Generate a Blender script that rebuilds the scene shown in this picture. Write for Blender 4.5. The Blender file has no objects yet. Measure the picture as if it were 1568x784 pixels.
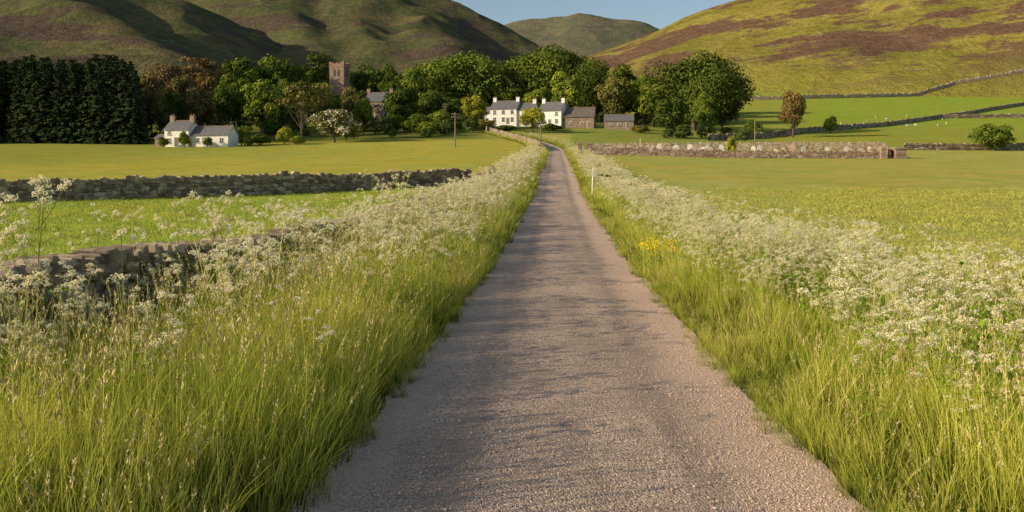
import bpy, math, random, bmesh
import numpy as np
from mathutils import Vector
rng = np.random.default_rng(11)
random.seed(5)
scene = bpy.context.scene
F = 1358.0      # survey scale: tangent units
EYE = 2.0
def sx(b, d): return (b-784.0)/F*d           # bearing -> east offset
def sz(e, d): return EYE+(250.0-e)/F*d       # elevation angle -> height

# ------------------------------------------------------------ noise
_LAT = np.random.default_rng(3).random((256,256))
def vnoise(x, y, s, seed=0):
    x = np.asarray(x,float)/s+seed*17.3; y = np.asarray(y,float)/s+seed*9.7
    xi=np.floor(x).astype(int); yi=np.floor(y).astype(int)
    fx=x-xi; fy=y-yi; fx=fx*fx*(3-2*fx); fy=fy*fy*(3-2*fy)
    a=_LAT[xi%256,yi%256]; b=_LAT[(xi+1)%256,yi%256]; c=_LAT[xi%256,(yi+1)%256]; d=_LAT[(xi+1)%256,(yi+1)%256]
    return (a*(1-fx)+b*fx)*(1-fy)+(c*(1-fx)+d*fx)*fy-0.5
def fbm(x,y,s,seed=0,o=4):
    r=0;a=1.
    for i in range(o):
        r=r+a*vnoise(x,y,s/2**i,seed+i); a*=.5
    return r
def sm(t): t=np.clip(t,0,1); return t*t*(3-2*t)

# ------------------------------------------------------------ terrain
def prof(y,pts):
    xs=[p[0] for p in pts]; zs=[p[1] for p in pts]
    w=0.07*np.maximum(y,0)+.6; r=0
    for k in (-1,-.5,0,.5,1): r=r+np.interp(y+k*w,xs,zs)
    return r/5
PC=[(-60,0),(5,0),(10,-.2),(22,-.4),(40,-.25),(56,-.05),(87,1.36),(130,2.8),(181,4.5),(250,10.3),(300,15.5),(400,22),(600,32),(1000,50),(6000,60)]
PL=[(-60,0),(5,0),(10,-.2),(22,-.4),(40,-.25),(56,.1),(87,1.0),(130,2.6),(200,5.7),(260,9.5),(400,22),(600,34),(1000,60),(6000,60)]
PR=[(-60,0),(5,0),(10,-.2),(22,-.4),(40,-.25),(56,.0),(87,1.15),(130,2.2),(145,2.75),(172,4.5),(250,8.5),(350,17),(450,29),(550,42),(700,60),(6000,60)]
CX=[(-60,0.13-60*.049),(185,9.2),(205,7.0),(230,2.0),(258,-4.2),(300,-10),(6000,-10)]
def xc(y):
    y=np.asarray(y,float)
    a=np.interp(y,[c[0] for c in CX],[c[1] for c in CX])
    b=np.interp(y-6,[c[0] for c in CX],[c[1] for c in CX]); c=np.interp(y+6,[c[0] for c in CX],[c[1] for c in CX])
    return (a+b+c)/3
def ground(x,y):
    x=np.asarray(x,float); y=np.asarray(y,float)
    t=x/(np.maximum(y,0)+60)
    wl=sm((-t-.03)/.3); wr=sm((t-.06)/.16)
    C=prof(y,PC); z=C+(prof(y,PL)-C)*wl+(prof(y,PR)-C)*wr
    u=x-xc(y)
    z=z-.42*sm((-u-4.6)/3)*sm((y-8)/20)*sm((105-y)/40)/(1+(u/28)**2)
    au=np.abs(u)
    z=z+.12*sm((au-1.75)/.7)*sm((260-y)/60)
    z=z+fbm(x,y,45,5,3)*.5*sm((au-5)/15)*sm((y-15)/60)
    return z
def gz(x,y): return float(ground(np.array([x]),np.array([y]))[0])

# ------------------------------------------------------------ material helpers
def newmat(name):
    m=bpy.data.materials.new(name); m.use_nodes=True; m.node_tree.nodes.clear(); return m,m.node_tree
def nd(nt,t,**k):
    n=nt.nodes.new(t)
    for a,v in k.items(): setattr(n,a,v)
    return n
def setin(nt,s,v):
    if isinstance(v,bpy.types.NodeSocket): nt.links.new(v,s)
    elif isinstance(v,(tuple,list)) and s.type=='RGBA' and len(v)==3: s.default_value=(*v,1)
    else: s.default_value=v
def mix(nt,f,a,b,bl='MIX'):
    n=nd(nt,'ShaderNodeMix',data_type='RGBA',blend_type=bl)
    setin(nt,n.inputs[0],f); setin(nt,n.inputs[6],a); setin(nt,n.inputs[7],b); return n.outputs[2]
def mth(nt,op,a,b=0.,c=None):
    n=nd(nt,'ShaderNodeMath',operation=op); setin(nt,n.inputs[0],a); setin(nt,n.inputs[1],b)
    if c is not None: setin(nt,n.inputs[2],c)
    return n.outputs[0]
def mr(nt,v,a,b,c=0.,d=1.,smooth=True):
    n=nd(nt,'ShaderNodeMapRange'); n.interpolation_type='SMOOTHSTEP' if smooth else 'LINEAR'
    setin(nt,n.inputs[0],v)
    for i,q in enumerate((a,b,c,d)): n.inputs[i+1].default_value=q
    return n.outputs[0]
def pos(nt): return nd(nt,'ShaderNodeNewGeometry').outputs['Position']
def ocoord(nt): return nd(nt,'ShaderNodeTexCoord').outputs['Object']
def mapping(nt,v,sc,rot=(0,0,0)):
    n=nd(nt,'ShaderNodeMapping'); setin(nt,n.inputs[0],v); n.inputs['Scale'].default_value=sc; n.inputs['Rotation'].default_value=rot; return n.outputs[0]
def noise(nt,v,sc,det=4,rough=.55,out=0):
    n=nd(nt,'ShaderNodeTexNoise'); setin(nt,n.inputs['Vector'],v); n.inputs['Scale'].default_value=sc; n.inputs['Detail'].default_value=det; n.inputs['Roughness'].default_value=rough; return n.outputs[out]
def attr(nt,name,out='Fac'): 
    n=nd(nt,'ShaderNodeAttribute'); n.attribute_name=name; return n.outputs[out]
def bump(nt,h,st,dist,nrm=None):
    n=nd(nt,'ShaderNodeBump'); setin(nt,n.inputs['Height'],h); n.inputs['Strength'].default_value=st; n.inputs['Distance'].default_value=dist
    if nrm is not None: setin(nt,n.inputs['Normal'],nrm)
    return n.outputs[0]
def prin(nt,col,rough=.9,nrm=None,spec=.2):
    p=nd(nt,'ShaderNodeBsdfPrincipled'); setin(nt,p.inputs['Base Color'],col); setin(nt,p.inputs['Roughness'],rough)
    p.inputs['Specular IOR Level'].default_value=spec
    if nrm is not None: setin(nt,p.inputs['Normal'],nrm)
    o=nd(nt,'ShaderNodeOutputMaterial'); nt.links.new(p.outputs[0],o.inputs[0]); return p
def leafout(nt,col,trans=.35,nrm=None):
    d=nd(nt,'ShaderNodeBsdfDiffuse'); setin(nt,d.inputs[0],col); o=nd(nt,'ShaderNodeOutputMaterial')
    if nrm is not None: setin(nt,d.inputs['Normal'],nrm)
    if trans<=0: nt.links.new(d.outputs[0],o.inputs[0]); return
    t=nd(nt,'ShaderNodeBsdfTranslucent'); setin(nt,t.inputs[0],col)
    m=nd(nt,'ShaderNodeMixShader'); m.inputs[0].default_value=trans
    nt.links.new(d.outputs[0],m.inputs[1]); nt.links.new(t.outputs[0],m.inputs[2]); nt.links.new(m.outputs[0],o.inputs[0])
def objrand(nt): return attr(nt,'rnd')
def objcol(nt): return nd(nt,'ShaderNodeObjectInfo').outputs['Color']

def simple(name,c1,c2,sc=3.,rough=.85,bs=.3,bd=.02,det=5):
    m,nt=newmat(name); v=ocoord(nt); n=noise(nt,v,sc,det); f=mr(nt,n,.35,.65)
    prin(nt,mix(nt,f,c1,c2),rough,bump(nt,noise(nt,v,sc*6,3),bs,bd)); return m

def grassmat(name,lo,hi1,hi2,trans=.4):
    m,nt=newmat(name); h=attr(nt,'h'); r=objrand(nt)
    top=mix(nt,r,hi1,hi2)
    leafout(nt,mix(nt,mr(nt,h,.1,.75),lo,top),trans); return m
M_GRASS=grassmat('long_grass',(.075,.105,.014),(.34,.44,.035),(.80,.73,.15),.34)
M_SEED=grassmat('grass_seed_heads',(.42,.32,.14),(.54,.42,.21),(.72,.58,.34),0.)
M_SHORT=grassmat('meadow_grass',(.30,.32,.06),(.48,.50,.09),(.62,.55,.16),0.)
m,nt=newmat('cow_parsley_flowers'); r=objrand(nt)
leafout(nt,mix(nt,r,(.88,.79,.48),(.94,.89,.68)),.35); M_FLOW=m
m,nt=newmat('cow_parsley_stems'); leafout(nt,mix(nt,objrand(nt),(.30,.36,.07),(.50,.46,.14)),0.); M_STEM=m
m,nt=newmat('cow_parsley_leaves'); leafout(nt,mix(nt,objrand(nt),(.12,.24,.02),(.30,.42,.035)),.3); M_PLEAF=m
m,nt=newmat('yellow_petals'); leafout(nt,(.95,.68,.012),.2); M_YEL=m
def treeleaf(name,white=False,trans=0.,fixed=None):
    m,nt=newmat(name); h=attr(nt,'h')
    if fixed:
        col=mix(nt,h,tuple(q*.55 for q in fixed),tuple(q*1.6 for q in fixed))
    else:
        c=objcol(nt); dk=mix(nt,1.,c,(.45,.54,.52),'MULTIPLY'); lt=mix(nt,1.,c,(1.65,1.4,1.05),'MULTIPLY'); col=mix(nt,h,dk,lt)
    if white: col=mix(nt,mth(nt,'GREATER_THAN',h,.55),col,(.72,.68,.52))
    leafout(nt,col,trans); return m
M_LEAF=treeleaf('tree_foliage'); M_HAW=treeleaf('hawthorn_blossom',True); M_SPR=treeleaf('spruce_needles',fixed=(.040,.060,.022)); M_WDL=treeleaf('woodland_foliage',fixed=(.10,.135,.034))
M_BARK=simple('bark',(.09,.07,.05),(.17,.14,.10),4.,.95,.6,.05,2)

# ------------------------------------------------------------ mesh builder
class MB:
    def __init__(s): s.v=[];s.f=[];s.m=[];s.h=[];s.n=0
    def add(s,V,Fc,mat=0,h=None):
        V=np.asarray(V,float).reshape(-1,3); Fc=np.asarray(Fc,int)
        s.v.append(V); s.f.append(Fc+s.n); s.m.append(np.full(len(Fc),mat) if np.isscalar(mat) else np.asarray(mat))
        s.h.append(np.full(len(V),.5 if h is None else h) if (h is None or np.isscalar(h)) else np.asarray(h,float)); s.n+=len(V)
    def mesh(s,name,mats,smooth=False,color=None):
        V=np.concatenate(s.v); me=bpy.data.meshes.new(name)
        me.vertices.add(len(V)); me.vertices.foreach_set('co',V.ravel())
        loops=np.concatenate([f.ravel() for f in s.f]); tot=np.concatenate([np.full(len(f),f.shape[1]) for f in s.f])
        st=np.concatenate([[0],np.cumsum(tot)[:-1]])
        me.loops.add(len(loops)); me.loops.foreach_set('vertex_index',loops.astype(np.int32))
        me.polygons.add(len(tot)); me.polygons.foreach_set('loop_start',st.astype(np.int32))
        for q in mats: me.materials.append(q)
        me.polygons.foreach_set('material_index',np.concatenate(s.m).astype(np.int32))
        me.polygons.foreach_set('use_smooth',np.full(len(tot),bool(smooth)))
        me.update(calc_edges=True)
        a=me.attributes.new('h','FLOAT','POINT'); a.data.foreach_set('value',np.concatenate(s.h).astype(np.float32))
        if color is not None:
            a=me.color_attributes.new('Col','FLOAT_COLOR','POINT'); a.data.foreach_set('color',np.concatenate([color,np.ones((len(color),1))],1).astype(np.float32).ravel())
        me.validate(); return me
def obj(name,me,loc=(0,0,0),rot=(0,0,0),scale=(1,1,1),parent=None,link=True,color=None):
    o=bpy.data.objects.new(name,me); o.location=loc; o.rotation_euler=rot; o.scale=scale
    if color: o.color=(*color,1)
    if parent: o.parent=parent
    if link: scene.collection.objects.link(o)
    return o
def tube(mb,pts,rad,sides=6,mat=0,h=None,cap=True):
    pts=np.asarray(pts,float); n=len(pts); rad=np.broadcast_to(rad,(n,)) if not np.isscalar(rad) else np.full(n,rad)
    V=[]
    for i in range(n):
        d=pts[min(i+1,n-1)]-pts[max(i-1,0)]; d=d/(np.linalg.norm(d)+1e-9)
        a=np.cross(d,[0,0,1.]) if abs(d[2])<.9 else np.cross(d,[1.,0,0]); a/=np.linalg.norm(a); b=np.cross(d,a)
        for k in range(sides):
            t=2*math.pi*k/sides; V.append(pts[i]+rad[i]*(math.cos(t)*a+math.sin(t)*b))
    Fc=[(i*sides+k,i*sides+(k+1)%sides,(i+1)*sides+(k+1)%sides,(i+1)*sides+k) for i in range(n-1) for k in range(sides)]
    if h is not None and not np.isscalar(h): h=np.repeat(np.asarray(h),sides)
    mb.add(V,Fc,mat,h)
def ribbon(mb,p,q,w,mat):
    p=np.asarray(p);q=np.asarray(q); d=q-p; a=np.cross(d,[.3,.5,.1]); a=a/(np.linalg.norm(a)+1e-9)*w
    mb.add([p-a,p+a,q+a,q-a],[(0,1,2,3)],mat)
def box(mb,c,s,mat=0,h=None,rz=0.,taper=0.):
    x,y,z=np.array(s)/2.; V=np.array([(-x,-y,-z),(x,-y,-z),(x,y,-z),(-x,y,-z),(-x,-y,z),(x,-y,z),(x,y,z),(-x,y,z)])
    V[4:,:2]*=(1-taper)
    if rz: 
        cs,sn=math.cos(rz),math.sin(rz); V=np.stack([V[:,0]*cs-V[:,1]*sn,V[:,0]*sn+V[:,1]*cs,V[:,2]],1)
    mb.add(V+np.array(c),[(0,3,2,1),(4,5,6,7),(0,1,5,4),(1,2,6,5),(2,3,7,6),(3,0,4,7)],mat,h)
def quads(mb,C,Nn,size,mat=0,h=None,asp=1.,rg=rng,shape='r'):
    n=len(C); Nn=Nn/(np.linalg.norm(Nn,axis=1,keepdims=True)+1e-9)
    r=rg.normal(size=(n,3)); a=np.cross(Nn,r); a/=np.linalg.norm(a,axis=1,keepdims=True)+1e-9; b=np.cross(Nn,a)
    s=(size*np.ones(n))[:,None]; a=a*s; b=b*s*asp
    if shape=='r': P=[C-a,C-b*.6-a*.1,C+a,C+b*.6+a*.1]
    else: P=[C-a-b,C+a-b,C+a+b,C-a+b]
    V=np.stack(P,1).reshape(-1,3); Fc=np.arange(4*n).reshape(n,4)
    if h is not None and not np.isscalar(h): h=np.repeat(h,4)
    mb.add(V,Fc,mat,h)

def scatter(name,P,R,S,I,coll,realize=False):
    n=len(P); me=bpy.data.meshes.new(name); me.vertices.add(n); me.vertices.foreach_set('co',np.asarray(P,np.float32).ravel())
    for nm,A in (('rot',R),('scl',S)):
        a=me.attributes.new(nm,'FLOAT_VECTOR','POINT'); a.data.foreach_set('vector',np.asarray(A,np.float32).ravel())
    a=me.attributes.new('idx','INT','POINT'); a.data.foreach_set('value',np.asarray(I,np.int32))
    P=np.asarray(P); rv=np.clip(.6*rng.random(n)+.4*(.5+1.8*vnoise(P[:,0],P[:,1],1.2,6)),0,1)
    a=me.attributes.new('rnd','FLOAT','POINT'); a.data.foreach_set('value',rv.astype(np.float32))
    o=obj(name,me); md=o.modifiers.new('instances','NODES'); ng=bpy.data.node_groups.new(name+'_nodes','GeometryNodeTree')
    ng.interface.new_socket(name='Geometry',in_out='INPUT',socket_type='NodeSocketGeometry'); ng.interface.new_socket(name='Geometry',in_out='OUTPUT',socket_type='NodeSocketGeometry')
    gi=ng.nodes.new('NodeGroupInput'); go=ng.nodes.new('NodeGroupOutput'); ip=ng.nodes.new('GeometryNodeInstanceOnPoints'); ci=ng.nodes.new('GeometryNodeCollectionInfo')
    ci.inputs['Collection'].default_value=coll; ci.inputs['Separate Children'].default_value=True; ci.inputs['Reset Children'].default_value=True
    def na(nm,t):
        q=ng.nodes.new('GeometryNodeInputNamedAttribute'); q.data_type=t; q.inputs['Name'].default_value=nm; return q.outputs[0]
    L=ng.links.new; er=ng.nodes.new('FunctionNodeEulerToRotation')
    L(gi.outputs[0],ip.inputs['Points']); L(ci.outputs[0],ip.inputs['Instance']); ip.inputs['Pick Instance'].default_value=True
    L(na('idx','INT'),ip.inputs['Instance Index']); L(na('rot','FLOAT_VECTOR'),er.inputs[0]); L(er.outputs[0],ip.inputs['Rotation']); L(na('scl','FLOAT_VECTOR'),ip.inputs['Scale'])
    if realize:
        rl=ng.nodes.new('GeometryNodeRealizeInstances'); L(ip.outputs[0],rl.inputs[0]); L(rl.outputs[0],go.inputs[0])
    else: L(ip.outputs[0],go.inputs[0])
    md.node_group=ng; return o
def coll(name,meshes):
    c=bpy.data.collections.new(name)
    for i,me in enumerate(meshes):
        o=bpy.data.objects.new('%s_%02d'%(name,i),me); c.objects.link(o)
    return c

# ------------------------------------------------------------ ground sheet
rows=np.concatenate([np.arange(-60,0,5),np.arange(0,40,.5),np.arange(40,120,1.5),np.arange(120,320,3),np.geomspace(320,7000,70)])
half=[.8,1.65,1.85,2.2,2.6,3.2,4,4.6,5.2,6,7]; k=7.
while k<300: k*=1.06; half.append(k)
while k<6500: k*=1.2; half.append(k)
cols=np.array([-a for a in half[::-1]]+[0.]+half)
U,Y=np.meshgrid(cols,rows); X=U+xc(Y); Z=ground(X,Y)
nr,nc=U.shape
idx=np.arange(nr*nc).reshape(nr,nc); Fg=np.stack([idx[:-1,:-1],idx[:-1,1:],idx[1:,1:],idx[1:,:-1]],-1).reshape(-1,4)
x,y,u=X.ravel(),Y.ravel(),U.ravel()
px=784+F*x/np.maximum(y,1)
col=np.tile([.55,.51,.145],(len(x),1))
def put(mask,c): 
    global col; mm=mask[:,None]; col=col*(1-mm)+np.array(c)*mm
L_=sm((-u-5)/1.)
put(L_,(.56,.50,.115))
wall2y=50+(x+29)*(20/24.7)
put(L_*sm((wall2y-y)/2),(.47,.55,.09))
put(L_*sm((y-wall2y-50)/60)*sm((-x-20)/60),(.40,.40,.09))
put(sm((y-212)/20)*sm((-u)/15),(.20,.22,.06))
put(sm((y-240)/20)*sm((1040-px)/60),(.20,.22,.06))
put(sm((y-146)/6)*sm((px-870)/10)*sm((1150-px)/40),(.36,.38,.10))
put(sm((y-180)/10)*sm((px-1080)/60),(.42,.43,.09))
put(sm((y-300)/60)*sm((px-1200)/60),(.38,.45,.075))
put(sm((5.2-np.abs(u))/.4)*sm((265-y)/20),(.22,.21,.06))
m,nt=newmat('pasture'); v=pos(nt); c=attr(nt,'Col','Color')
n1=mr(nt,noise(nt,v,.06,4),.3,.7); n2=mr(nt,noise(nt,v,.9,4,.7),.3,.7); n3=noise(nt,v,7,3,.7)
c=mix(nt,mth(nt,'MULTIPLY',n1,.75),c,mix(nt,1.,c,(1.12,.92,.7),'MULTIPLY'))
c=mix(nt,mth(nt,'MULTIPLY',n2,.7),c,mix(nt,1.,c,(.68,.80,.70),'MULTIPLY'))
c=mix(nt,mr(nt,noise(nt,v,.22,4,.65),.42,.6,0,.7),c,mix(nt,1.,c,(.74,.90,.68),'MULTIPLY'))
c=mix(nt,mr(nt,n3,.35,.7,0,.5),c,mix(nt,1.,c,(.62,.68,.56),'MULTIPLY'))
stripe=noise(nt,mapping(nt,v,(.35,.02,1),(0,0,.35)),1.,3)
c=mix(nt,mr(nt,stripe,.4,.65,0,.5),c,mix(nt,1.,c,(1.15,1.0,.82),'MULTIPLY'))
leafout(nt,c,0.,bump(nt,n3,.7,.12))
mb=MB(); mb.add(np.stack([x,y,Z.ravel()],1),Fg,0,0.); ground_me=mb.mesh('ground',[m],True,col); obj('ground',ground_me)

# ------------------------------------------------------------ road
rr=rows[(rows<=300)]; rr=np.concatenate([np.arange(-60,0,5),np.arange(0,40,.25),rr[rr>=40]])
uc=np.array([-1.65,-1.55,-1.2,-.8,-.4,0,.4,.8,1.2,1.55,1.65])
U2,Y2=np.meshgrid(uc,rr)
edge=np.abs(U2)>1.5
U3=U2+np.where(edge,np.sign(U2)*(fbm(Y2,U2*0+np.sign(U2)*9,.9,2,3)*.16),0)
Zr=ground(xc(Y2)+U2*0,Y2)+.012+.03*(1-(U2/1.65)**2)-.012*np.exp(-((np.abs(U2)-.85)/.25)**2)
nr2,nc2=U2.shape; idx=np.arange(nr2*nc2).reshape(nr2,nc2)
m,nt=newmat('chipped_asphalt'); v=pos(nt); ua=attr(nt,'h')
vn=nd(nt,'ShaderNodeTexVoronoi'); setin(nt,vn.inputs['Vector'],v); vn.inputs['Scale'].default_value=80
cs=nd(nt,'ShaderNodeSeparateColor'); setin(nt,cs.inputs[0],vn.outputs['Color'])
c=mix(nt,mr(nt,cs.outputs[0],.2,.8),(.30,.215,.165),(.78,.58,.43))
c=mix(nt,mr(nt,cs.outputs[1],.75,1.),c,(.92,.74,.58))
c=mix(nt,mr(nt,noise(nt,v,1.1,4,.6),.35,.7,0,.45),c,(.40,.29,.22))
track=mth(nt,'ABSOLUTE',mth(nt,'SUBTRACT',mth(nt,'ABSOLUTE',ua),.80))
tn=mth(nt,'ADD',track,mth(nt,'MULTIPLY',mth(nt,'SUBTRACT',noise(nt,mapping(nt,v,(2.2,.3,1)),1.,3),.5),.7))
c=mix(nt,mr(nt,tn,.30,.02,0,.5),c,(.30,.225,.18))
c=mix(nt,mr(nt,noise(nt,mapping(nt,v,(2.2,.12,1)),1.,3),.45,.65,0,.4),c,(.36,.265,.205))
nz=mth(nt,'MULTIPLY',mth(nt,'SUBTRACT',noise(nt,v,1.7,3),.5),.9)
ab=mth(nt,'ADD',mth(nt,'ABSOLUTE',mth(nt,'ADD',ua,.18)),nz)
c=mix(nt,mr(nt,ab,.95,1.45,0,.85),c,mix(nt,cs.outputs[2],(.54,.36,.25),(.90,.66,.50)))
pt=mr(nt,noise(nt,mapping(nt,v,(1,.45,1)),.55,2),.69,.74,0,.75); c=mix(nt,pt,c,(.10,.085,.075))
hh=mth(nt,'ADD',mth(nt,'MULTIPLY',vn.outputs['Distance'],-1.),mth(nt,'MULTIPLY',noise(nt,v,14,3,.75),1.6))
prin(nt,c,.85,bump(nt,hh,1.,.014),.2)
mb=MB(); mb.add(np.stack([(U3+xc(Y2)).ravel(),Y2.ravel(),Zr.ravel()],1),np.stack([idx[:-1,:-1],idx[:-1,1:],idx[1:,1:],idx[1:,:-1]],-1).reshape(-1,4),0,U2.ravel())
obj('road',mb.mesh('road',[m],True))

# ------------------------------------------------------------ hills
def seg_h(x,y,ridge):
    best=np.full(x.shape,-1e9)
    for a,b in zip(ridge[:-1],ridge[1:]):
        ax,ay,az,as_=a; bx,by,bz,bs_=b; dx,dy=bx-ax,by-ay
        t=np.clip(((x-ax)*dx+(y-ay)*dy)/(dx*dx+dy*dy+1e-9),0,1)
        d=np.hypot(x-ax-t*dx,y-ay-t*dy); r=60.
        s=as_+(bs_-as_)*t
        best=np.maximum(best,az+(bz-az)*t-s*(np.sqrt(d*d+r*r)-r))
    return best
def R_(lst): return [(sx(b,d),d,sz(e,d),s) for b,e,d,s in lst]
def hillh(x,y,ridges,k=14.,seed=0,amp=1.,warp=1.):
    acc=0
    wx=x+fbm(x,y,260,seed+20,3)*60*warp; wy=y+fbm(x,y,260,seed+30,3)*60*warp
    hs=[seg_h(wx,wy,r) for r in ridges]; mx=np.max(hs,0)
    for h in hs: acc=acc+np.exp((h-mx)/k)
    h=mx+k*np.log(acc)
    rd=1-np.abs(fbm(x,y,170,seed,4))*2
    return h+amp*(fbm(x,y,320,seed+3,5)*22+(rd-.7)*14)
def hill(ridges,b0,b1,d0,d1,mat,seed,amp=1.,na=330,ndp=230,warp=1.):
    B=np.linspace((b0-784)/F,(b1-784)/F,na); D=np.geomspace(d0,d1,ndp); BB,DD=np.meshgrid(B,D); X=BB*DD
    H=hillh(X,DD,ridges,seed=seed,amp=amp,warp=warp); H=np.maximum(H,-40)
    idx=np.arange(na*ndp).reshape(ndp,na); mb=MB()
    mb.add(np.stack([X.ravel(),DD.ravel(),H.ravel()],1),np.stack([idx[:-1,:-1],idx[:-1,1:],idx[1:,1:],idx[1:,:-1]],-1).reshape(-1,4))
    return obj('hill',mb.mesh('hill',[mat],True))
RR=[R_([(930,170,1350,.35),(985,134,1300,.35),(1040,100,1250,.32),(1110,62,1200,.30),(1200,16,1150,.31),(1350,-60,1100,.42),(1568,-140,1050,.52),(2100,-200,1000,.55)])]
RM=[R_([(560,130,2700,.4),(700,72,2650,.4),(765,48,2600,.4),(820,28,2600,.42),(885,20,2600,.45),(945,32,2600,.5),(1000,56,2550,.5),(1045,80,2500,.5),(1150,140,2500,.4)])]
R2=[R_([(150,-90,1900,.6),(300,-70,1850,.6),(450,-70,1800,.6),(560,-45,1750,.6),(640,-3,1700,.6),(700,20,1680,.6),(760,50,1660,.6),(828,82,1640,.55),(900,130,1600,.5)]),
    R_([(640,-3,1700,.75),(660,30,1450,1.),(690,75,1200,.95),(720,135,1000,.6)]),
    R_([(430,-70,1800,.75),(440,10,1450,1.),(460,80,1150,.9),(490,140,900,.5)]),
    R_([(560,-45,1750,.8),(565,40,1350,.95),(585,110,1100,.6)])]
R1=[R_([(-900,-250,1300,.5),(-300,-190,1150,.5),(-60,-110,1050,.6),(60,-60,950,.9),(130,0,800,1.1),(180,55,680,1.1),(225,112,560,.6),(250,160,450,.4)]),
    R_([(-200,-120,1000,.4),(-80,20,750,.4),(-20,110,520,.35)]),
    R_([(60,-80,1000,.6),(225,0,980,.7),(262,24,960,.7),(300,48,930,.7),(335,84,880,.65),(400,140,820,.5)])]
R1b=[R_([(100,-60,1350,.6),(250,8,1300,.6),(330,46,1250,.6),(420,90,1200,.5),(520,135,1150,.4)])]
def hillmat(name,c1,c2,c3,heather,hth,green=None,rockc=(.42,.38,.28),hs=.011,hmax=.85):
    m,nt=newmat(name); v=pos(nt)
    a=mr(nt,noise(nt,v,.006,5,.6),.35,.65); b=mr(nt,noise(nt,mapping(nt,v,(1,.45,2.2)),.02,5,.65),.4,.65); d=noise(nt,v,.12,5,.75)
    c=mix(nt,a,c1,c2); c=mix(nt,b,c,c3)
    hn=noise(nt,mapping(nt,v,(.55,.9,2.0),(0,0,.3)),hs,8,.72)
    c=mix(nt,mr(nt,hn,hth,hth+.05,0,hmax),c,heather)
    c=mix(nt,mr(nt,noise(nt,mapping(nt,v,(.6,.9,3.)),.03,6,.75),.62,.70,0,.6),c,rockc)
    c=mix(nt,mr(nt,d,.38,.62,0,.7),c,mix(nt,1.,c,(.58,.60,.58),'MULTIPLY'))
    if green:
        sp=nd(nt,'ShaderNodeSeparateXYZ'); setin(nt,sp.inputs[0],v); zz=mth(nt,'ADD',sp.outputs[2],mth(nt,'MULTIPLY',noise(nt,v,.01,4),60.))
        c=mix(nt,mr(nt,zz,125.,70.,0,.75),c,green)
    leafout(nt,c,0.,bump(nt,d,.8,5.)); return m
MH_R=hillmat('heather_hillside',(.31,.26,.05),(.23,.20,.045),(.35,.30,.07),(.17,.085,.075),.47,(.32,.30,.045),hs=.016)
MH_L=hillmat('moorland_hillside',(.13,.13,.055),(.18,.15,.07),(.105,.115,.05),(.12,.085,.07),.52)
MH_M=hillmat('moorland_far',(.20,.185,.105),(.24,.20,.125),(.17,.17,.105),(.17,.13,.115),.56)
hill(RR,880,2000,420,2600,MH_R,1,.4,420,260,.4)
hill(R1,-900,520,380,1900,MH_L,4,.8)
hill(R1b,0,620,700,2200,MH_L,6,.7)
hill(R2,50,1000,600,2900,MH_L,8,.9,420,260)
hill(RM,450,1250,1500,4200,MH_M,12,.6,330,230,.5)

# ------------------------------------------------------------ grass + flowers templates
def blades(mb,n,rad,h0,h1,w,lean,mat=0,rg=rng,seg=3,hbase=0.):
    a=rg.random(n)*2*math.pi; r=np.sqrt(rg.random(n))*rad; bx,by=np.cos(a)*r,np.sin(a)*r
    H=h0+(h1-h0)*rg.random(n); la=a+rg.normal(0,.9,n); le=lean*(.3+rg.random(n)); wa=rg.random(n)*2*math.pi
    V=np.zeros((n,seg*2+1,3)); hv=np.zeros((n,seg*2+1))
    for i in range(seg+1):
        t=i/seg; off=le*H*t**2; cx=bx+np.cos(la)*off; cy=by+np.sin(la)*off; cz=H*(t-.25*le*t**3)
        ww=w*(1-t**1.6)*(.7+.3*rg.random(n))
        if i<seg:
            V[:,2*i]=np.stack([cx-np.cos(wa)*ww,cy-np.sin(wa)*ww,cz],1); V[:,2*i+1]=np.stack([cx+np.cos(wa)*ww,cy+np.sin(wa)*ww,cz],1); hv[:,2*i:2*i+2]=t
        else: V[:,2*i]=np.stack([cx,cy,cz],1); hv[:,2*i]=1
    nv=seg*2+1; o=(np.arange(n)*nv)[:,None]; base=mb.n
    q=np.concatenate([o+np.array([2*i,2*i+1,2*i+3,2*i+2]) for i in range(seg-1)])
    t3=o+np.array([2*seg-2,2*seg-1,2*seg])
    mb.add(V.reshape(-1,3),q,mat,hv.ravel()); mb.f.append(t3+base); mb.m.append(np.full(n,mat))
def stalks(mb,n,rad,h0,h1,rg,mstem,mseed,w=.0014):
    for _ in range(n):
        a=rg.random()*6.28; r=rad*math.sqrt(rg.random()); b=np.array([math.cos(a)*r,math.sin(a)*r,0]); H=h0+(h1-h0)*rg.random(); la=a+rg.normal(0,.8); le=.05+.25*rg.random()
        P=[b+np.array([math.cos(la)*le*H*t*t,math.sin(la)*le*H*t*t,H*t]) for t in (0,.45,.75,1)]
        for p,q in zip(P[:-1],P[1:]): ribbon(mb,p,q,w,mstem); mb.h[-1][:]=.8
        k=14; t=1-.17*rg.random(k)**.8; C=np.stack([b+np.array([math.cos(la)*le*H*q*q,math.sin(la)*le*H*q*q,H*q]) for q in t])+rg.normal(0,.006,(k,3))*(1.2-t)[:,None]*3.3
        Nn=rg.normal(size=(k,3)); Nn[:,2]*=.2; up=np.array([0,0,1.])+rg.normal(0,.35,(k,3)); sd=np.cross(up,Nn); sd/=np.linalg.norm(sd,axis=1,keepdims=True)
        L=.014; V=np.stack([C-up*L,C-sd*.0037,C+up*L,C+sd*.0037],1).reshape(-1,3); mb.add(V,np.arange(4*k).reshape(k,4),mseed,.2+.8*rg.random())
tufts=[]
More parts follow.
